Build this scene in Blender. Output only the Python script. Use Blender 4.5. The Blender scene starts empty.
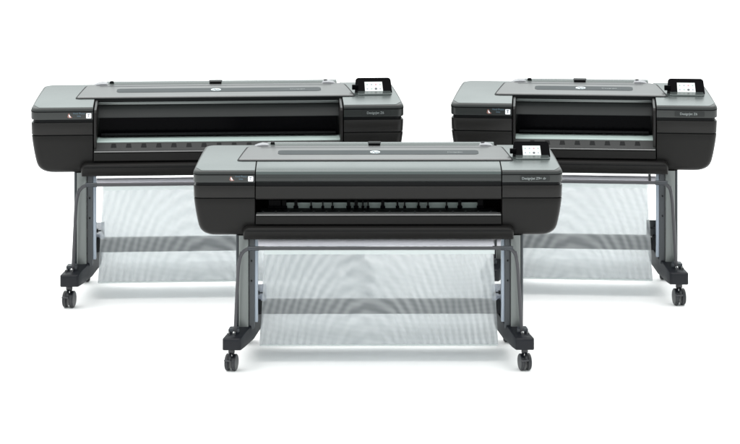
import bpy, bmesh, math, random
from mathutils import Vector, Matrix
random.seed(7)
scene = bpy.context.scene
COL = scene.collection
PI = math.pi

# ------------------------------------------------------------------ materials
def new_mat(name):
    m = bpy.data.materials.new(name); m.use_nodes = True
    nt = m.node_tree
    return m, nt, nt.nodes['Principled BSDF']

def plastic(name, col, rough=.45, metal=0., spec=.5, grain=.0, gscale=900., coat=0., vary=.06):
    m, nt, b = new_mat(name)
    tc = nt.nodes.new('ShaderNodeTexCoord')
    n = nt.nodes.new('ShaderNodeTexNoise'); n.inputs['Scale'].default_value = 5; n.inputs['Detail'].default_value = 5
    nt.links.new(tc.outputs['Object'], n.inputs['Vector'])
    mp = nt.nodes.new('ShaderNodeMapRange')
    mp.inputs['To Min'].default_value = 1 - vary; mp.inputs['To Max'].default_value = 1 + vary
    nt.links.new(n.outputs['Fac'], mp.inputs['Value'])
    mul = nt.nodes.new('ShaderNodeVectorMath'); mul.operation = 'SCALE'
    mul.inputs[0].default_value = col
    nt.links.new(mp.outputs[0], mul.inputs['Scale'])
    nt.links.new(mul.outputs[0], b.inputs['Base Color'])
    mr = nt.nodes.new('ShaderNodeMapRange')
    mr.inputs['To Min'].default_value = max(0, rough - .06); mr.inputs['To Max'].default_value = rough + .06
    nt.links.new(n.outputs['Fac'], mr.inputs['Value']); nt.links.new(mr.outputs[0], b.inputs['Roughness'])
    b.inputs['Metallic'].default_value = metal
    b.inputs['Specular IOR Level'].default_value = spec
    b.inputs['Coat Weight'].default_value = coat; b.inputs['Coat Roughness'].default_value = .22
    if grain:
        g = nt.nodes.new('ShaderNodeTexNoise'); g.inputs['Scale'].default_value = gscale
        nt.links.new(tc.outputs['Object'], g.inputs['Vector'])
        bp = nt.nodes.new('ShaderNodeBump'); bp.inputs['Strength'].default_value = grain; bp.inputs['Distance'].default_value = .001
        nt.links.new(g.outputs['Fac'], bp.inputs['Height']); nt.links.new(bp.outputs[0], b.inputs['Normal'])
    return m

def emit(name, col, s):
    m, nt, b = new_mat(name)
    b.inputs['Base Color'].default_value = (.02, .02, .02, 1)
    b.inputs['Emission Color'].default_value = (*col, 1); b.inputs['Emission Strength'].default_value = s
    return m

def cloth_mat(name, seed, cover, k=1.):
    """fine semi-transparent screen cloth: thread grid too fine to resolve, showing as moire bands"""
    m, nt, b = new_mat(name)
    tc = nt.nodes.new('ShaderNodeTexCoord')
    def wave(scale, dist, dscale, loc, scl, rot=0):
        mp = nt.nodes.new('ShaderNodeMapping'); mp.inputs['Location'].default_value = loc
        mp.inputs['Scale'].default_value = scl; mp.inputs['Rotation'].default_value = (0, rot, 0)
        nt.links.new(tc.outputs['Object'], mp.inputs['Vector'])
        w = nt.nodes.new('ShaderNodeTexWave'); w.wave_type = 'RINGS'; w.rings_direction = 'Y'
        w.inputs['Scale'].default_value = scale; w.inputs['Distortion'].default_value = dist
        w.inputs['Detail'].default_value = 0.; w.inputs['Detail Scale'].default_value = dscale
        nt.links.new(mp.outputs[0], w.inputs['Vector']); return w
    # elongated fans above, shallow arcs below, and the thread itself
    w1 = wave(10.5, 1.4, 2.0, (.05*seed, 0, .12), (1, 1, .42), .06*seed)
    w2 = wave(9., 1.2, 1.6, (-.25 + .1*seed, 0, -.85), (.55, 1, 1.5), -.05*seed)
    w3 = wave(70, .4, 1., (3, 0, 0), (1, 1, .15))
    def mad(x, k, prev):
        n = nt.nodes.new('ShaderNodeMath'); n.operation = 'MULTIPLY_ADD'; n.inputs[1].default_value = k
        nt.links.new(x, n.inputs[0])
        if isinstance(prev, float): n.inputs[2].default_value = prev
        else: nt.links.new(prev, n.inputs[2])
        return n.outputs[0]
    big = nt.nodes.new('ShaderNodeTexNoise'); big.inputs['Scale'].default_value = 3.5
    nt.links.new(tc.outputs['Object'], big.inputs['Vector'])
    amp = nt.nodes.new('ShaderNodeMath'); amp.operation = 'MULTIPLY'
    nt.links.new(w1.outputs['Fac'], amp.inputs[0]); nt.links.new(big.outputs['Fac'], amp.inputs[1])
    a = mad(amp.outputs[0], .22*k, cover - .09*k)
    a = mad(w2.outputs['Fac'], .018*k, a)
    dd = mad(w3.outputs['Fac'], 0., a)
    class _d: outputs = [dd]
    d = _d
    ramp = nt.nodes.new('ShaderNodeValToRGB')
    ramp.color_ramp.elements[0].color = (.55, .58, .60, 1); ramp.color_ramp.elements[1].color = (.88, .90, .915, 1)
    mixw = nt.nodes.new('ShaderNodeMath'); mixw.operation = 'MULTIPLY_ADD'; mixw.inputs[1].default_value = .08
    nt.links.new(w2.outputs['Fac'], mixw.inputs[0]); nt.links.new(amp.outputs[0], mixw.inputs[2])
    nt.links.new(mixw.outputs[0], ramp.inputs['Fac'])
    dif = nt.nodes.new('ShaderNodeBsdfDiffuse'); nt.links.new(ramp.outputs[0], dif.inputs['Color'])
    trl = nt.nodes.new('ShaderNodeBsdfTranslucent'); nt.links.new(ramp.outputs[0], trl.inputs['Color'])
    mx = nt.nodes.new('ShaderNodeMixShader'); mx.inputs[0].default_value = .5
    nt.links.new(dif.outputs[0], mx.inputs[1]); nt.links.new(trl.outputs[0], mx.inputs[2])
    tr = nt.nodes.new('ShaderNodeBsdfTransparent'); tr.inputs['Color'].default_value = (.97, .985, .985, 1)
    fm = nt.nodes.new('ShaderNodeMixShader')
    nt.links.new(d.outputs[0], fm.inputs[0]); nt.links.new(tr.outputs[0], fm.inputs[1]); nt.links.new(mx.outputs[0], fm.inputs[2])
    nt.links.new(fm.outputs[0], nt.nodes['Material Output'].inputs['Surface'])
    nt.nodes.remove(b)
    return m

def clear_mat(name, col, cover):
    m, nt, b = new_mat(name)
    b.inputs['Base Color'].default_value = (*col, 1); b.inputs['Roughness'].default_value = .25
    b.inputs['Alpha'].default_value = cover
    return m

M = dict(
    body=plastic('charcoal_body', (.0095, .0090, .0087), .34, grain=.25, gscale=700, spec=.14),
    body2=plastic('charcoal_drawer', (.0135, .0128, .0124), .32, grain=.25, gscale=700, spec=.17),
    band=plastic('grey_cover_band', (.020, .0225, .022), .34, spec=.35, grain=.1),
    silver=plastic('silver_green_paint', (.060, .073, .071), .24, metal=.45, spec=.4),
    lid=plastic('warm_silver_lid', (.082, .083, .084), .34, metal=.1, coat=.0),
    lid_hi=plastic('pale_silver', (.22, .22, .235), .35, metal=.1),
    recess=plastic('slate_panel', (.026, .033, .036), .5, spec=.15),
    seam_shade=plastic('seam_shade_black', (.004, .0045, .005), .5, spec=.1),  # black of the seams and of the painted shade strips
    black=plastic('gloss_black', (.002, .002, .0025), .15, spec=.02),
    inner=plastic('inner_black', (.006, .0065, .007), .6, spec=.12),
    tray=plastic('tray_charcoal', (.020, .021, .021), .45, spec=.2),
    mid=plastic('mid_charcoal', (.020, .022, .022), .45, spec=.2),
    platen=plastic('platen_metal', (.34, .41, .39), .35, metal=.0),
    lip=plastic('lip_metal', (.20, .20, .20), .4, metal=.3),
    column=plastic('column_silver', (.130, .142, .139), .30, metal=.4),
    plate=plastic('column_plate', (.03, .036, .042), .4),
    rail=plastic('rail_steel', (.27, .31, .36), .35, metal=.5),
    foot=plastic('foot_black', (.005, .006, .009), .42, grain=.15, spec=.25),
    tube=plastic('tube_grey', (.04, .04, .045), .3, metal=.3),
    sleeve=plastic('sleeve_dark', (.018, .022, .028), .4),
    rubber=plastic('caster_black', (.008, .009, .012), .35),
    bolt=plastic('bolt_steel', (.6, .6, .6), .25, metal=.9),
    paper=plastic('pale_rod', (.78, .76, .82), .6),
    bar=plastic('cross_bar_black', (.02, .022, .022), .45),
    logo=plastic('logo_silver', (.55, .60, .62), .3),
    slate_txt=plastic('logo_slate', (.10, .13, .15), .4),
    txt=plastic('lettering_silver', (.20, .22, .22), .45),
    blue_txt=plastic('lettering_blue', (.09, .13, .16), .5, spec=.2),
    red=plastic('mark_red', (.22, .10, .08), .4),
    white=plastic('sticker_white', (.85, .85, .88), .5),
    dark_txt=plastic('lettering_dark', (.07, .09, .12), .5),
    screen=emit('screen_glow', (.93, 1., .98), .93),
    ic_g=emit('icon_green', (.55, .78, .68), .8), ic_r=emit('icon_red', (.8, .45, .5), .8),
    ic_k=emit('icon_dark', (.12, .13, .15), .8), ic_b=emit('icon_grey', (.55, .62, .68), .8),
    clip=clear_mat('clip_clear', (.42, .46, .55), .62),
    clothA=cloth_mat('screen_cloth_front', 1, .46),
    clothB=cloth_mat('screen_cloth_rear', 3, .86, .15),
    hem=clear_mat('cloth_hem', (.55, .60, .60), .55),
)

# ------------------------------------------------------------------ mesh helpers
def link(name, bm, mat, parent=None, bevel=0, seg=2, angle=38, smooth=True):
    bmesh.ops.remove_doubles(bm, verts=bm.verts, dist=1e-6)
    bmesh.ops.recalc_face_normals(bm, faces=bm.faces)
    if bevel:
        es = [e for e in bm.edges if len(e.link_faces) == 2 and e.calc_face_angle(0) > math.radians(angle)]
        if es: bmesh.ops.bevel(bm, geom=es, offset=bevel, segments=seg, profile=.5, affect='EDGES', clamp_overlap=True)
    if smooth:
        for f in bm.faces: f.smooth = True
        for e in bm.edges:
            if len(e.link_faces) == 2 and e.calc_face_angle(0) > math.radians(32): e.smooth = False
    me = bpy.data.meshes.new(name); bm.to_mesh(me); bm.free()
    me.materials.append(mat)
    o = bpy.data.objects.new(name, me); COL.objects.link(o)
    if parent: o.parent = parent
    return o

def loft(bm, rings, cap=True):
    vs = [[bm.verts.new(p) for p in r] for r in rings]
    n = len(rings[0])
    for a, b in zip(vs, vs[1:]):
        for i in range(n):
            bm.faces.new((a[i], a[(i+1) % n], b[(i+1) % n], b[i]))
    if cap:
        bm.faces.new(vs[0][::-1]); bm.faces.new(vs[-1])
    return vs

def box(bm, x0, x1, y0, y1, z0, z1):
    if x0 > x1: x0, x1 = x1, x0
    loft(bm, [[(x0, y0, z), (x1, y0, z), (x1, y1, z), (x0, y1, z)] for z in (z0, z1)])

def round_poly(pts, rad, n=6):
    """2-D polygon with corner i rounded by rad[i]"""
    out = []
    N = len(pts)
    for i in range(N):
        p = Vector(pts[i]); a = Vector(pts[i-1]) - p; b = Vector(pts[(i+1) % N]) - p
        r = rad[i] if isinstance(rad, (list, tuple)) else rad
        if r <= 0: out.append(tuple(p)); continue
        a.normalize(); b.normalize()
        ang = a.angle(b); t = r / math.tan(ang/2)
        c = p + (a+b).normalized() * (r / math.sin(ang/2))
        s = p + a*t; e = p + b*t
        a0 = math.atan2(*(s-c).yx); a1 = math.atan2(*(e-c).yx)
        d = (a1 - a0 + PI) % (2*PI) - PI
        for k in range(n+1):
            w = a0 + d*k/n
            out.append((c.x + r*math.cos(w), c.y + r*math.sin(w)))
    return out

def tube(bm, pts, r, n=12):
    pts = [Vector(p) for p in pts]
    rings = []
    up = None
    for i, p in enumerate(pts):
        t = (pts[min(i+1, len(pts)-1)] - pts[max(i-1, 0)]).normalized()
        if up is None:
            up = t.orthogonal().normalized()
        else:
            up = (up - t*up.dot(t)).normalized()
        s = t.cross(up)
        rings.append([p + r*(math.cos(2*PI*k/n)*up + math.sin(2*PI*k/n)*s) for k in range(n)])
    loft(bm, rings)

def arc_path(pts, radii, n=8):
    """3-D polyline with rounded corners"""
    out = [Vector(pts[0])]
    for i in range(1, len(pts)-1):
        p = Vector(pts[i]); a = (Vector(pts[i-1])-p); b = (Vector(pts[i+1])-p)
        t = radii[i-1]
        s = p + a.normalized()*t; e = p + b.normalized()*t
        for k in range(n+1):
            w = k/n; out.append(s*(1-w)**2 + p*2*w*(1-w) + e*w*w)
    out.append(Vector(pts[-1]))
    return out

def text(name, body, size, mat, parent, loc, rot, depth=.0006, xs=1., align='CENTER', shear=0):
    cu = bpy.data.curves.new(name, 'FONT'); cu.body = body; cu.size = size
    cu.align_x = align; cu.align_y = 'CENTER'; cu.extrude = depth; cu.shear = shear; cu.offset = size*.012
    tmp = bpy.data.objects.new(name + '_tmp', cu); COL.objects.link(tmp)
    bpy.context.view_layer.update()
    me = bpy.data.meshes.new_from_object(tmp.evaluated_get(bpy.context.evaluated_depsgraph_get()))
    bpy.data.objects.remove(tmp)
    me.materials.clear(); me.materials.append(mat)
    me.transform(Matrix.Diagonal((xs, 1, 1, 1)))
    o = bpy.data.objects.new(name, me); COL.objects.link(o)
    o.parent = parent; o.location = loc; o.rotation_euler = rot
    return o

# ------------------------------------------------------------------ the printer
H, D, F, HY = 3.2, 12.0, 2460.0, -290.0     # reading distance used to turn the photo's measures into metres

def Z(v, d=0.):          # height of a feature v (photo rows of the front printer) lying d metres behind the front face
    return H - (v - HY) * (D + d) / F

def make_printer(label, hw, loc, yaw, scale, closed, model, model_w, dark_clip=False):
    root = bpy.data.objects.new('large_format_printer', None); COL.objects.link(root)
    root.empty_display_size = .2
    root.location = loc; root.rotation_euler = (0, 0, yaw); root.scale = (scale,)*3
    root['label'] = label; root['category'] = 'printer'; root['group'] = 'large format printers on stands'
    def X(s, u, d=0.):   # u photo columns in from the side edge, s = -1 left / 1 right
        return s * (hw*205 - u) / 205 * (D + d) / D
    L, R = -1, 1
    DR = .50             # depth of the body
    def surf(d):         # gently rising top surface
        return Z(171.2, 0) + .13*d - .104*d*d
    def crown(bm, zmin):      # bend a part built level to the gently domed top
        for k in range(1, 11):
            bmesh.ops.bisect_plane(bm, geom=bm.verts[:]+bm.edges[:]+bm.faces[:], plane_co=(0, k*.048, 0), plane_no=(0, 1, 0))
        for v in bm.verts:
            if v.co.z > zmin: v.co.z += surf(max(0, v.co.y)) - surf(0)

    # ---- side housings
    for s, ui in ((L, 62.3), (R, 61.2)):
        def plan(uo, uin, d0, inset_r=14., rf=.035, rr=.05):
            pts = [(X(s, uin), d0), (X(s, uo), d0), (X(s, uo+inset_r, DR), DR), (X(s, uin), DR)]
            return round_poly(pts, [0, rf, rr, 0], 8)
        bm = bmesh.new()
        lv = [(198.6, .6, 0), (206, 1.5, .0), (214, 2.8, .001), (221, 4.2, .002), (226, 5.4, .004), (229.5, 6.8, .007), (232.2, 8.8, .013), (234.3, 11.4, .021), (235.8, 14.6, .032), (236.6, 18.5, .048)]
        rings = []
        for v, uo, d0 in lv:
            p = plan(uo, ui, d0)
            rings.append([(x, y, Z(v)) for x, y in p])
        loft(bm, rings)
        hs = link('side_housing', bm, M['body'], root, .0025, 2, 50)
        # dark core closing the gaps between the shells
        bm = bmesh.new()
        pc = plan(2.2, ui+.0, .007)
        loft(bm, [[(x, y, Z(v)) for x, y in pc] for v in (200., 180.)])
        link('seam_or_shade_strip', bm, M['seam_shade'], hs)
        # ink drawer band
        bm = bmesh.new()
        loft(bm, [[(x, y, Z(v)) for x, y in plan(uo, ui, 0)] for v, uo in ((197.7, .6), (185.6, .2))])
        link('ink_drawer', bm, M['body2'], hs, .003, 2, 50)
        # top cover with the label band
        bm = bmesh.new()
        rings = []
        p0 = plan(0, ui, 0)
        rings.append([(x, y, Z(182.4)) for x, y in plan(.4, ui, .001)])
        rings.append([(x, y, Z(181)) for x, y in p0])
        rings.append([(x, y, Z(174.1)) for x, y in p0])
        for k in range(1, 7):     # soft rolled edge
            w = k/6*PI/2
            ins = .011*(1-math.cos(w)); up = math.sin(w)
            p = plan(ins*205, ui, ins*1.1)
            rings.append([(x, y, Z(174.1) + (surf(0)-Z(174.1))*up) for x, y in p])
        loft(bm, rings); crown(bm, Z(174.1)-1e-5)
        tc = link('top_cover', bm, M['band'], hs, 0, angle=60)
        bm = bmesh.new()
        loft(bm, [[(x, y, Z(v) ) for x, y in plan(-.18, ui, -.0009)] for v in (175.2, 174.15)])
        crown(bm, 0)
        link('edge_shade_line', bm, M['seam_shade'], tc)  # thin black strip paints in the seam and shade along the rolled edge
        bm = bmesh.new()
        q = [(X(s, ui-.3), .0125), (X(s, 8.5), .0125), (X(s, 3.6, .05), .060), (X(s, 17.3, DR), DR-.012), (X(s, ui-.3), DR-.012)]
        q = round_poly(q, [0, .014, .02, .042, 0], 6)
        loft(bm, [[(x, y, surf(0)+dz) for x, y in q] for dz in (-.002, .0012)])
        crown(bm, 0)
        link('top_panel', bm, M['silver'], tc)
        # ---- small print on the band
        fz = Z(178.7)
        if s == L:
            bm = bmesh.new(); cx = X(L, 59.6 - (4 if False else 0)); 
            c = X(L, 58.2)
            loft(bm, [[(x, y, z) for x, z in round_poly([(c-.0125, fz-.0125), (c+.0125, fz-.0125), (c+.0125, fz+.0125), (c-.0125, fz+.0125)], .003, 3)] for y in (-.0012, .004)])
            st = link('sticker', bm, M['white'], hs)
            text('sticker_letter', 'T', .022, M['dark_txt'], hs, (c, -.0016, fz), (PI/2, 0, 0))
            c = X(L, 39.5)
            bm = bmesh.new()
            loft(bm, [[(c-.012, y, fz-.006), (c-.004, y, fz-.011), (c+.012, y, fz-.009), (c+.002, y, fz+.001), (c-.003, y, fz+.012), (c-.009, y, fz+.009)] for y in (-.001, .004)])
            link('ink_mark', bm, M['red'], hs)
            bm = bmesh.new()
            loft(bm, [[(c-.003, y, fz-.006), (c+.004, y, fz-.007), (c-.002, y, fz+.006), (c-.006, y, fz+.005)] for y in (-.0018, .003)])
            link('ink_mark', bm, M['white'], hs)
            text('lettering', 'Vivid Photo\nInks', .0125, M['blue_txt'], hs, (X(L, 48.5), -.0012, fz+.005), (PI/2, 0, 0))
        else:
            c0, c1 = X(R, 43.5), X(R, 13.5)
            bm = bmesh.new()
            loft(bm, [[(x, y, z) for x, z in round_poly([(c0, Z(181.2)), (c1, Z(181.2)), (c1, Z(175.6)), (c0, Z(175.6))], .006, 4)] for y in (-.0012, .004)])
            link('name_plate', bm, M['mid'], hs)
            text('lettering', model, .0165, M['txt'], hs, (X(R, 29.5), -.0018, Z(178.6)), (PI/2, 0, 0), xs=model_w)

    xl, xr = X(L, 63.3), X(R, 62.2)
    # ---- dark inner body between the housings
    bm = bmesh.new()
    box(bm, X(L, 61), X(R, 60), .30, DR-.01, Z(236.5), surf(.30)-.012)
    link('chassis', bm, M['inner'], root)
    bm = bmesh.new()
    box(bm, X(L, 61), X(R, 60), .02, .30, Z(236.5), Z(224))
    link('chassis_floor', bm, M['inner'], root)

    # ---- top deck behind the front cover, under the lid
    if closed:
        bm = bmesh.new()
        prof = [(.010, Z(182.5)), (.0, Z(181)), (.0, Z(177.5)), (.003, Z(175.6)), (.012, surf(.01)-.007), (.03, surf(.03)-.0035), (.06, surf(.06)-.001), (.10, surf(.10)-.0008), (.14, surf(.14)-.0006), (.18, surf(.18)-.0005), (.30, surf(.30)), (.30, Z(184)), (.03, Z(184))]
        rings = [[(x, y, z) for y, z in prof] for x in (xl, xr)]
        loft(bm, rings)
        link('front_cover', bm, M['band'], root, .001, 1, 50)
        bm = bmesh.new()
        prof = [(.0045, Z(175.4)), (.010, surf(.01)-.0055), (.018, surf(.018)-.0035), (.03, surf(.03)-.0018), (.06, surf(.06)+.0006), (.10, surf(.10)+.0008), (.14, surf(.14)+.001), (.168, surf(.168)+.001), (.168, surf(.168)-.003), (.03, surf(.03)-.012), (.014, Z(175.6))]
        loft(bm, [[(x, y, z) for y, z in prof] for x in (xl+.0005, xr-.0005)])
        link('top_panel', bm, M['silver'], root)
        # dark lower band of the cover
        bm = bmesh.new()
        prof = [(.004, Z(199.3)), (.0, Z(198)), (.002, Z(187.5)), (.007, Z(186.5)), (.05, Z(186.5)), (.05, Z(199.3))]
        loft(bm, [[(x, y, z) for y, z in prof] for x in (xl, xr)])
        link('window', bm, M['body2'], root)
        bm = bmesh.new(); box(bm, xl, xr, .012, .30, Z(186.6), Z(182))
        link('seam_or_shade_strip', bm, M['seam_shade'], root)
        # slot: metal platen seen behind black pinch wheels
        bm = bmesh.new(); box(bm, xl+.13, xr-.09, .135, .14, Z(208, .135), Z(202.5, .135))
        link('platen', bm, M['platen'], root)
        x = xl + .06
        while x < xr - .02:
            bm = bmesh.new()
            w = random.choice((.006, .009, .016))
            h = random.uniform(206.5, 209.5) if random.random() < .45 else 212
            if abs(x-xl) < .16 or xr-x < .14:
                w = random.uniform(.02, .035); h = 212
            box(bm, x, x+w, .10, .13, Z(h, .1), Z(200, .1))
            tube(bm, [(x-.004, .10, Z(207, .1)), (x+w+.004, .10, Z(207, .1))], .0065, 10)
            link('pinch_wheel', bm, M['black'], root)
            x += random.uniform(.020, .115)
        bm = bmesh.new()
        box(bm, xl+.02, xr-.02, .05, .16, Z(213.5, .05), Z(209.5, .1))
        link('paper_guide', bm, M['inner'], root)
        x = xl + .03
        while x < xr - .03:
            bm = bmesh.new()
            box(bm, x, x+.008, .044, .055, Z(212.3, .05), Z(210.8, .05)); x += .062
            link('guide_rib', bm, M['mid'], root)
    else:
        # open front: smoked window panel set deep, light platen beam and ribbed tray
        bm = bmesh.new()
        zt = surf(.19)
        prof = [(.20, zt-.004), (.19, Z(167.3, .19)), (.155, Z(179.2, .155)), (.15, Z(180, .15)), (.185, Z(198, .185)), (.30, Z(198, .185)), (.30, zt-.004)]
        loft(bm, [[(x, y, z) for y, z in prof] for x in (xl+.012, xr-.012)])
        link('window', bm, M['mid'], root, .0012, 1)
        bm = bmesh.new()
        box(bm, xl+.012, xr-.012, .165, .20, Z(167.2, .165), Z(164.2, .165))
        link('window_rail', bm, M['column'], root, .004, 2)
        # lower dark glass
        bm = bmesh.new()
        prof = [(.147, Z(180.4, .147)), (.155, Z(197, .155)), (.18, Z(197, .18)), (.18, Z(180.4, .17))]
        loft(bm, [[(x, y, z) for y, z in prof] for x in (xl+.02, xr-.02)])
        link('smoked_glass', bm, M['black'], root)
        bm = bmesh.new(); box(bm, xl+.03, xr-.03, .12, .145, Z(198.2, .12), Z(196.6, .12))
        x = xl + .05
        while x < xr-.05:
            box(bm, x, x+.007, .113, .121, Z(198.4, .12), Z(195.9, .12)); x += .049
        link('cutter_rail', bm, M['inner'], root)
        bm = bmesh.new()
        prof = [(.05, Z(205, .05)), (.053, Z(204, .05)), (.13, Z(200.2, .13)), (.16, Z(199.4, .16)), (.16, Z(207, .16)), (.05, Z(207, .05))]
        loft(bm, [[(x, y, z) for y, z in prof] for x in (xl+.012, xr-.004)])
        link('platen', bm, M['platen'], root, .001, 1)
        bm = bmesh.new()
        prof = [(-.0, Z(214, 0)), (.045, Z(206.3, .045)), (.05, Z(205.4, .05)), (.10, Z(205.4, .05)), (.10, Z(214, 0))]
        loft(bm, [[(x, y, z) for y, z in prof] for x in (xl, xr)])
        link('paper_guide', bm, M['tray'], root)
        x = xl + .095
        while x < xr - .05:
            bm = bmesh.new()
            def P(t, off): 
                y = .006 + t*.040; return (y - off*.9, Z(213.1 - t*6.7, y) + off*.4)
            y0, z0 = P(.35, .002); y1, z1 = P(.95, .002)
            loft(bm, [[(x-.014, y0, z0), (x+.014, y0, z0), (x+.014, y0+.006, z0-.012), (x-.014, y0+.006, z0-.012)],
                      [(x-.010, y1, z1), (x+.010, y1, z1), (x+.010, y1+.006, z1-.012), (x-.010, y1+.006, z1-.012)]])
            link('star_wheel', bm, M['inner'], root)
            x += .0735
        # cheek plates at either end
        for s, xx in ((L, xl), (R, xr)):
            bm = bmesh.new()
            prof = [(.012, Z(214, 0)), (.0, Z(200, 0)), (.0, Z(176, 0)), (.012, Z(173.5, 0)), (.17, surf(.17)-.003), (.30, surf(.3)-.004), (.30, Z(214, 0))]
            w = s*.012
            loft(bm, [[(xx+q, y, z) for y, z in prof] for q in (0, -w)])
            link('cheek_plate', bm, M['body2'], root, .002, 2)
    # ---- output lip and front bar
    bm = bmesh.new()
    prof = [(-.004, Z(224.8)), (-.010, Z(223.5)), (-.006, Z(216.3)), (.0, Z(215.3)), (.06, Z(215.6)), (.06, Z(224.8))]
    loft(bm, [[(x, y, z) for y, z in prof] for x in (xl, xr)])
    link('output_lip', bm, M['body'], root)
    bm = bmesh.new(); box(bm, xl+.002, xr-.002, -.0065, .05, Z(215.2), Z(214.3))
    link('lip_trim', bm, M['lip'], root)
    bm = bmesh.new(); box(bm, X(L, 58), X(R, 57), .004, .06, Z(229), Z(224.5))
    link('seam_or_shade_strip', bm, M['seam_shade'], root)  # black strip stands in for the shadow below the output lip
    bm = bmesh.new()
    def bar(u, v0, v1, d0, d1):
        return [(X(L, u), d0, Z(v0)), (X(R, u), d0, Z(v0)), (X(R, u), d0, Z(v1)), (X(L, u), d0, Z(v1))]
    pts = round_poly([(X(L, 51), Z(238.6)), (X(R, 50), Z(238.6)), (X(R, 50), Z(225.6)), (X(L, 51), Z(225.6))], [.006, .006, .024, .024], 6)
    cx = (X(L, 51)+X(R, 50))/2; cz = (Z(238.6)+Z(225.6))/2
    rings = []
    for y, k in ((-.024, .018), (-.034, .010), (-.040, .0)):
        pass
    for y, dx, dz in ((.06, 0, 0), (-.030, 0, 0), (-.038, .003, .003), (-.041, .007, .007)):
        ring = []
        for x, z in pts:
            sx = 1 if x > cx else -1; sz = 1 if z > cz else -1
            # the face leans back a little towards the bottom
            lean = (.0 if y > 0 else (cz + .03 - z)*.16)
            ring.append((x - sx*dx, y + max(0, lean), z - sz*dz))
        rings.append(ring)
    loft(bm, rings)
    link('front_bar', bm, M['body'], root)
    bm = bmesh.new(); box(bm, X(L, 54), X(R, 53), -.0405, -.030, Z(229.6), Z(228.9))
    link('bar_groove', bm, M['seam_shade'], root)

    # ---- lid
    def lid_ring(grow, dz):
        pts = [(X(L, 46.3, .19)-grow, .168-grow), (X(R, 51.2, .19)+grow, .168-grow), (X(R, 62.5, .46)+grow, .455+grow), (X(L, 57.5, .46)-grow, .455+grow)]
        p = round_poly(pts, [.016, .016, .045, .045], 6)
        return [(x, y, surf(0)+dz) for x, y in p]
    bm = bmesh.new(); loft(bm, [lid_ring(.0075, -.012), lid_ring(.0075, .0030)]); crown(bm, 0)
    link('lid_gasket', bm, M['seam_shade'], root)
    bm = bmesh.new(); loft(bm, [lid_ring(.0, -.010), lid_ring(.0, .004), lid_ring(-.0015, .0062), lid_ring(-.004, .0075)]); crown(bm, 0)
    lid = link('lid', bm, M['lid'], root)
    lz = .0075
    # slate inset
    a, b_ = X(L, 86, .3), X(R, 84.5, .3)
    pts = round_poly([(a, .262), (b_, .262), (b_, .345), (a, .345)], .022, 6)
    bm = bmesh.new(); loft(bm, [[(x, y, surf(0)+z) for x, y in pts] for z in (.004, lz+.0010)]); crown(bm, 0)
    link('inset_panel', bm, M['recess'], lid)
    # logo disc with letters
    tilt = math.atan(.067)
    cxl = -.012
    bm = bmesh.new()
    n = 40
    loft(bm, [[(cxl+.025*math.cos(2*PI*k/n), .303+.025*math.sin(2*PI*k/n), surf(.303+.025*math.sin(2*PI*k/n))+z) for k in range(n)] for z in (.004, lz+.0022)])
    link('logo', bm, M['logo'], lid)
    text('logo_letters', 'hp', .036, M['slate_txt'], lid, (cxl-.001, .301, surf(.301)+lz+.0026), (tilt, 0, 0), shear=.35)
    if True:
        text('lettering', 'DesignJet', .02, M['txt'] if not closed else M['txt'], lid, (X(R, 108, .3), .301, surf(.301)+lz+.0012), (tilt, 0, 0), depth=.0003)
    # long groove near the rear of the lid
    ga, gb = X(L, 69, .4), X(R, 74, .4)
    bm = bmesh.new()
    pts = round_poly([(ga, .404), (gb, .404), (gb, .418), (ga, .418)], .006, 4)
    loft(bm, [[(x, y, surf(y)+z) for x, y in pts] for z in (.004, lz+.0009)])
    link('lid_groove', bm, M['tube'], lid)
    # pale rounded end hinges
    for s, u0, u1 in ((L, 63, 79), (R, 69, 85)):
        bm = bmesh.new()
        x0, x1 = X(s, u0, .47), X(s, u1, .47)
        rr = [(.0, .0), (.2, .010), (.5, .016), (.8, .014), (1., .0)]
        rings = []
        for t, h in rr:
            x = x0+(x1-x0)*t
            rings.append([(x, .447 - .012*math.sin(PI*t), surf(.45)-.004), (x, .450-.012*math.sin(PI*t), surf(.45)+.003+h*.7), (x, .475, surf(.47)+.004+h), (x, .505, surf(.5)+.002+h*.6), (x, .512, surf(.5)-.008)])
        loft(bm, rings)
        link('hinge_cover', bm, M['lid_hi'], lid)
    # rear roll cover
    bm = bmesh.new()
    prof = [(.455, surf(.455)-.004), (.457, surf(.455)+.006), (.475, surf(.47)+.0135), (.50, surf(.50)+.0155), (.53, surf(.53)+.010), (.55, surf(.55)-.01), (.55, surf(.5)-.05), (.455, surf(.5)-.05)]
    loft(bm, [[(x, y, z) for y, z in prof] for x in (X(L, 76, .5), X(R, 69, .5))])
    rc = link('roll_cover', bm, M['silver'], root, .0015, 2, 50)
    for s, u in ((L, 81), (R, 80)):
        bm = bmesh.new()
        x0 = X(s, u, .48)
        loft(bm, [[(x0-.014, y, surf(.48)+.006), (x0+.014, y, surf(.48)+.006), (x0+.008, y, surf(.48)+.021), (x0-.008, y, surf(.48)+.021)] for y in (.468, .486)])
        link('cover_stop', bm, M['seam_shade'], rc, .002)
    bm = bmesh.new()
    loft(bm, [[(cxl-.032, .452, surf(.45)+z), (cxl+.026, .452, surf(.45)+z), (cxl+.032, .50, surf(.5)+z+.004), (cxl-.036, .50, surf(.5)+z+.004)] for z in (-.003, .0165)])
    link('latch', bm, M['black'], rc, .004, 3)

    # ---- control panel: tilted black tablet on a low plinth
    c0, c1 = X(R, 51.0, .28), X(R, 13.0, .28)
    bm = bmesh.new()
    pts = [(c0+.012, .185), (c1-.006, .185), (c1-.012, .34), (c0+.02, .34)]
    pr = round_poly(pts, .012, 5)
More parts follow.
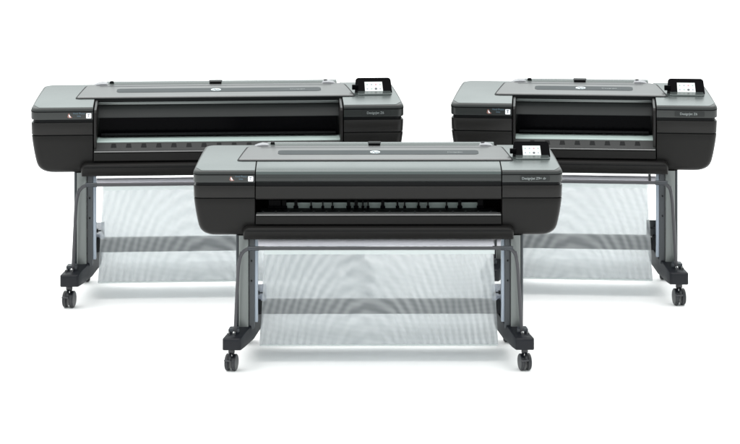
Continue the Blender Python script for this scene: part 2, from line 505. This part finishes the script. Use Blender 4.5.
    loft(bm, [[(x, y, surf(y)-.003) for x, y in pr], [(x, y, surf(y)+.005) for x, y in pr], [((x-(c0+c1)/2)*.985+(c0+c1)/2, .2625+(y-.2625)*.96, surf(y)+.008) for x, y in pr]])
    cp = link('panel_plinth', bm, M['silver'], root)
    zb, zt_ = Z(158.3, .235), Z(141.6, .30)
    cxp, w = (c0+c1)/2, (c1-c0)/2
    slope = Vector((0, .30-.235, zt_-zb)); hgt = slope.length; ey = slope.normalized(); nrm = Vector((0, -ey.z, ey.y))
    def PT(x, t, off): 
        p = Vector((cxp + x, .235, zb)) + ey*(t*hgt) + nrm*off
        return tuple(p)
    out = round_poly([(-w, 0), (w, 0), (w-.006, hgt), (-w+.008, hgt)], [.006, .006, .016, .016], 5)
    bm = bmesh.new()
    loft(bm, [[PT(x*q, t/hgt*1., off) for x, t in out] for off, q in ((-.026, .94), (-.020, 1.), (-.002, 1.), (0, .99))])
    tab = link('control_panel', bm, M['black'], root)
    sx0, sx1 = -w + .053, -w + .143
    bm = bmesh.new()
    loft(bm, [[PT(x, t, off) for x, t in ((sx0, .15), (sx1, .14), (sx1-.003, .74), (sx0-.001, .74))] for off in (-.002, .0008)])
    scr = link('screen', bm, M['screen'], tab)
    k = 0
    kinds = ['ic_g', 'ic_b', 'ic_r', 'ic_g', 'ic_b', 'ic_g', 'ic_k', 'ic_b']
    for row, t in enumerate((.57, .31)):
        for c in range(4):
            x = sx0 + .012 + c*.0215
            big = .0065 if kinds[k] == 'ic_k' else .0045
            bm = bmesh.new()
            cc = [(x+big*math.cos(a), t + big/hgt*math.sin(a)) for a in [2*PI*q/12 for q in range(12)]]
            loft(bm, [[PT(px_, tt, off) for px_, tt in cc] for off in (.0005, .0013)])
            link('screen_icon', bm, M[kinds[k]], tab); k += 1
    # pivot arm of the panel
    bm = bmesh.new(); box(bm, cxp-w-.012, cxp-w+.02, .25, .275, Z(154, .25), Z(149, .25))
    link('pivot', bm, M['black'], tab, .003)
    bm = bmesh.new()
    pts = round_poly([(X(R, 17, .06), .05), (X(R, 9, .06), .05), (X(R, 12, .06), .062), (X(R, 17, .06), .056)], 0)
    loft(bm, [[(x, y, surf(y)+z) for x, y in pts] for z in (-.002, .001)])
    link('power_mark', bm, M['dark_txt'], root)

    # ---- stand
    for s, du in ((L, 0), (R, -3.5)):
        o_ = du
        # column
        bm = bmesh.new()
        x0, x1 = X(s, 46.3+o_, .03), X(s, 56.2+o_, .03)
        pts = round_poly([(x0, .03), (x1, .03), (x1, .16), (x0, .16)], .006, 4)
        loft(bm, [[(x, y, z) for x, y in pts] for z in (.165, Z(236.8))])
        co = link('column', bm, M['column'], root)
        bm = bmesh.new()
        box(bm, X(s, 56.4+o_), X(s, 61.5+o_), .05, .20, .17, Z(236.7))
        link('inner_plate', bm, M['plate'], co)
        bm = bmesh.new()
        box(bm, X(s, 61.5+o_), X(s, 65.0+o_), .06, .10, .20, Z(237.3))
        link('guide_rail', bm, M['rail'], co, .002)
        bm = bmesh.new()
        box(bm, X(s, 43.8+o_, .05), X(s, 46.1+o_, .05), .045, .15, .172, Z(236.7))
        link('side_channel', bm, M['plate'], co, .002)
        for v in (263, 283):
            bm = bmesh.new(); xx = X(s, 58.6+o_)
            tube(bm, [(xx, .044, Z(v)), (xx, .052, Z(v))], .004, 10)
            link('screw', bm, M['inner'], co)
        # foot
        bm = bmesh.new()
        st = [(-.135, 33.5, 47.5, .118, .160), (-.128, 31.3, 49.8, .110, .168), (-.06, 35, 53, .107, .176), (.03, 42, 57.5, .107, .184), (.10, 44, 61, .107, .190), (.30, 46, 66, .107, .206), (.47, 47, 67.5, .107, .214), (.52, 48, 67.5, .11, .213)]
        oo = o_*.5 if s == R else 0
        rings = [[(X(s, a+oo*(.2 if y < -.03 else 1)), y, z0), (X(s, b+oo*(.2 if y < -.03 else 1)), y, z0), (X(s, b+oo*(.2 if y < -.03 else 1)), y, z1), (X(s, a+oo*(.2 if y < -.03 else 1)), y, z1)] for y, a, b, z0, z1 in st]
        loft(bm, rings)
        ft = link('foot', bm, M['foot'], root, .005, 3, 30)
        for u in (36.6, 42.2):
            bm = bmesh.new(); xx = X(s, u+oo*.2)
            tube(bm, [(xx, -.07, .170), (xx, -.07, .185)], .008, 12)
            tube(bm, [(xx, -.082, .178), (xx, -.070, .182)], .006, 10)
            link('bolt', bm, M['bolt'], ft)
        bm = bmesh.new(); xx = X(s, 42+oo*.2)
        loft(bm, [[(xx-.028, -.055, z), (xx+.028, -.055, z), (xx+.022, .0, z), (xx-.022, .0, z)] for z in (.17, .196)])
        link('tube_socket', bm, M['sleeve'], ft, .005, 2)
        # bright trim under the foot nose
        # casters
        for cy, cu, rot in ((-.075, 39.8, .22*s), (.46, 48.5, -.2*s)):
            bm = bmesh.new(); cxx = X(s, cu)
            ca = Matrix.Translation((cxx, cy, 0)) @ Matrix.Rotation(rot, 4, 'Z')
            # stem and hood
            tube(bm, [(0, 0, .085), (0, 0, .112)], .016, 16)
            n = 10
            hood = [(.038*math.cos(PI*k/n), .012+.044*math.sin(PI*k/n)+.038) for k in range(n+1)]
            hood = [(y, z) for y, z in hood if True]
            inner = [(y*.86, .05+(z-.05)*.86) for y, z in hood][::-1]
            loft(bm, [[(x, y, z) for y, z in hood+inner] for x in (-.0065, .0065)])
            bm.transform(ca)
            cs = link('caster', bm, M['rubber'], root, .0015)
            for wx in (-.0165, .0165):
                bm = bmesh.new()
                wr = .040
                loft(bm, [[(wx+q, r_*math.cos(2*PI*k/28), .0405+r_*math.sin(2*PI*k/28)) for k in range(28)] for q, r_ in ((-.0105, wr*.55), (-.010, wr*.9), (-.007, wr), (.007, wr), (.010, wr*.9), (.0105, wr*.55))])
                bm.transform(ca)
                link('wheel', bm, M['rubber'], cs)
            bm = bmesh.new()
            loft(bm, [[(q, y, z) for y, z in ((-.043, .052), (-.020, .052), (-.020, .060), (-.043, .060))] for q in (-.026, .008)])
            bm.transform(ca)
            link('brake_pedal', bm, M['tube'], cs, .002)
    # cross bar with a bracket at either end
    bm = bmesh.new()
    box(bm, X(L, 61), X(R, 58), .27, .33, Z(314, .27), Z(301, .27))
    cb = link('cross_bar', bm, M['bar'], root, .004)
    for s, du in ((L, 0), (R, -3)):
        bm = bmesh.new()
        box(bm, X(s, 58+du), X(s, 67+du), .19, .275, Z(314.4, .19), Z(299.6, .19))
        link('bar_bracket', bm, M['foot'], cb, .004)
        bm = bmesh.new()
        box(bm, X(s, 64.5+du, .2), X(s, 74+du, .2), .20, .215, Z(300.5, .2), Z(284.5, .2))
        cl = link('cloth_clip', bm, M['plate'] if dark_clip else M['clip'], root, .003)
        bm = bmesh.new(); xx = X(s, 66+du, .19)
        box(bm, xx-.008, xx+.008, .19, .199, Z(294.5, .19), Z(291, .19))
        tube(bm, [(xx, .19, Z(292.7, .19)), (xx-s*.03, .19, Z(292.5, .19)), (xx-s*.034, .19, Z(296, .19))], .0035, 8)
        link('clip_latch', bm, M['sleeve'], cl)
    # rear rod that carries the back of the cloth
    bm = bmesh.new()
    tube(bm, [(X(L, 60, .38), .38, Z(242.5, .38)), (X(R, 60, .38), .38, Z(242.5, .38))], .017, 14)
    link('rear_rod', bm, M['paper'], root)
    bm = bmesh.new()
    box(bm, X(R, 69.5, .3), X(R, 67.2, .3), .2, .3, Z(246, .2), Z(236, .2))
    link('rod_holder', bm, M['sleeve'], root)

    # ---- media bin: hoop and hanging screen cloth
    yh = -.085
    pl = [(X(L, 43.2), -.05, .18), (X(L, 45.8, yh), yh, Z(262, yh)), (X(L, 50.5, yh), yh, Z(248.3, yh)), (X(R, 49.5, yh), yh, Z(248.3, yh)), (X(R, 46.0, yh), yh, Z(262, yh)), (X(R, 42.4), -.05, .18)]
    path = arc_path(pl, [.05, .045, .045, .05], 10)
    bm = bmesh.new(); tube(bm, path, .0085, 12)
    hoop = link('bin_hoop', bm, M['tube'], root)
    for s, ua, ub in ((L, 55, 66.5), (R, 50.5, 63)):
        bm = bmesh.new()
        tube(bm, [(X(s, ua, yh), yh, Z(248.3, yh)), (X(s, ub, yh), yh, Z(248.3, yh))], .0108, 12)
        link('sleeve', bm, M['sleeve'], hoop)
    # cloth
    def sheet(prof, uL, uR, seed, th=.0016):
        bm = bmesh.new()
        rnd = random.Random(seed)
        nx = 60
        ph = [rnd.uniform(0, 6.28) for _ in range(6)]
        grid = []
        for j, (y, z, ul, ur) in enumerate(prof):
            row = []
            for i in range(nx+1):
                t = i/nx
                xa, xb = X(L, ul, y), X(R, ur, y)
                x = xa + (xb-xa)*t
                f = math.sin(PI*min(1, j/(len(prof)-1)))
                wob = .004*math.sin(x*9+ph[0]) + .003*math.sin(x*21+ph[1]+z*6) + .0025*math.sin(x*4+z*10+ph[2])
                sag = -.010*math.sin(PI*t)*(j/(len(prof)-1)) if prof is front else 0
                row.append(bm.verts.new((x, y + wob*f*1.6, z + (.0025*math.sin(x*7+ph[3]) if j == len(prof)-1 else 0))))
            grid.append(row)
        for a, b in zip(grid, grid[1:]):
            for i in range(nx):
                bm.faces.new((a[i], a[i+1], b[i+1], b[i]))
        return bm
    front = []
    N = 22
    zt0, zb0 = Z(248.5, yh), Z(345.5, .06)
    for j in range(N+1):
        t = j/N
        y = yh + (.06-yh)*t + .03*math.sin(PI*t)
        ul = 74 - 6.5*min(1, t*1.0)**1.5 if t < .56 else 67.3
        ul = 73 + (67.2-73)*t; ur = 70.5 + (65-70.5)*t
        front.append((y, zt0 + (zb0-zt0)*t, ul, ur))
    bm = sheet(front, 0, 0, 3)
    cf = link('bin_cloth', bm, M['clothA'], root)
    rear = []
    for j in range(N+1):
        t = j/N
        y = .06 + (.38-.06)*min(1, t/.22)**.8; z = zb0 + (Z(242.5, .38)-zb0)*(t*.25 if t < .22 else .055 + (t-.22)/.78*.945)
        rear.append((y, z, 67.2+5.5*t, 65+5.5*t))
    # small belly joining both sheets
    bm = sheet(rear, 0, 0, 8)
    link('bin_cloth', bm, M['clothB'], root)
    bm = bmesh.new()
    ha, hb = X(L, 71.5, yh), X(R, 69, yh)
    loft(bm, [[(ha, y, Z(254, yh)), (hb, y, Z(254, yh)), (hb, y, Z(249.8, yh)), (ha, y, Z(249.8, yh))] for y in (yh-.004, yh-.0025)])
    link('cloth_hem', bm, M['hem'], cf)
    bm = bmesh.new()
    tube(bm, [(X(L, 67.4), .055, zb0+.003), (X(R, 65.2), .055, zb0+.003)], .0045, 8)
    link('cloth_hem', bm, M['hem'], cf)
    return root

W44, W24 = 371/2/205, 265.8/2/205
def at(px, k):   # world x and y of a printer centred on photo column px, k times as far as the first
    return ((px-370)/F*D*k, D*k - D, 0)
make_printer('wide charcoal plotter in front of the other two, its front cover closed', W44, at(378, 1), math.radians(.3), 1, True, 'DesignJet Z9+ dr', 1.02)
make_printer('wide charcoal plotter at the back left with its deep front recess open', W44*1.010, at(218.2, 1.1092), math.radians(3.4), 1.1065, False, 'DesignJet Z6', .98)
make_printer('narrow charcoal plotter at the back right, the shortest body of the three, front recess open', W24*1.010, at(583.6, 1.1130), math.radians(-4.4), 1.1085, False, 'DesignJet Z6', .98, True)

# ------------------------------------------------------------------ the white floor
bm = bmesh.new()
S = 60
vs = [bm.verts.new(p) for p in ((-S, -20, 0), (S, -20, 0), (S, 2*S, 0), (-S, 2*S, 0))]
bm.faces.new(vs)
fl = link('floor', bm, plastic('white_floor', (.965, .965, .965), .8, vary=.004, spec=.2), None, smooth=False)
fl['kind'] = 'structure'

# ------------------------------------------------------------------ light
w = bpy.data.worlds.new('World'); scene.world = w; w.use_nodes = True
nt = w.node_tree; bg = nt.nodes['Background']
# white studio: unseen glow added partway up for sheen on tops, dimmer overhead and behind the camera
tc = nt.nodes.new('ShaderNodeTexCoord'); sp = nt.nodes.new('ShaderNodeSeparateXYZ')
nt.links.new(tc.outputs['Generated'], sp.inputs[0])
mr = nt.nodes.new('ShaderNodeMapRange'); mr.interpolation_type = 'SMOOTHSTEP'
mr.inputs['From Min'].default_value = -.1; mr.inputs['From Max'].default_value = .9
mr.inputs['To Min'].default_value = 2.0; mr.inputs['To Max'].default_value = 2.7
nt.links.new(sp.outputs['Y'], mr.inputs['Value'])
up = nt.nodes.new('ShaderNodeFloatCurve')
cv = up.mapping.curves[0]
cv.points[0].location = (0, .42); cv.points[1].location = (1, .15)
for x_, y_ in ((.12, .36), (.28, .52), (.42, 1.), (.55, .8), (.70, .2)): cv.points.new(x_, y_)
up.mapping.update()
nt.links.new(sp.outputs['Z'], up.inputs['Value'])
mu = nt.nodes.new('ShaderNodeMath'); mu.operation = 'MULTIPLY'
nt.links.new(mr.outputs[0], mu.inputs[0]); nt.links.new(up.outputs['Value'], mu.inputs[1]); nt.links.new(mu.outputs[0], bg.inputs['Strength'])
bg.inputs['Color'].default_value = (.93, .99, .985, 1)
sl = bpy.data.lights.new('overhead_diffuser', 'SUN'); sl.energy = 4.2; sl.angle = math.radians(85); sl.color = (1, .995, .985)
so = bpy.data.objects.new('overhead_diffuser', sl); COL.objects.link(so)
so.rotation_euler = Vector((.08, -.12, -1)).to_track_quat('-Z', 'Y').to_euler()

# ------------------------------------------------------------------ camera
cam = bpy.data.cameras.new('camera'); co = bpy.data.objects.new('camera', cam); COL.objects.link(co)
co.location = (0, -D, H); co.rotation_euler = (PI/2, 0, 0)
cam.sensor_width = 36; cam.lens = F/740*36
cam.shift_y = -(222 - HY)/740
cam.clip_end = 500
scene.camera = co
scene.view_settings.view_transform = 'Standard'; scene.view_settings.look = 'None'
scene.view_settings.exposure = .13
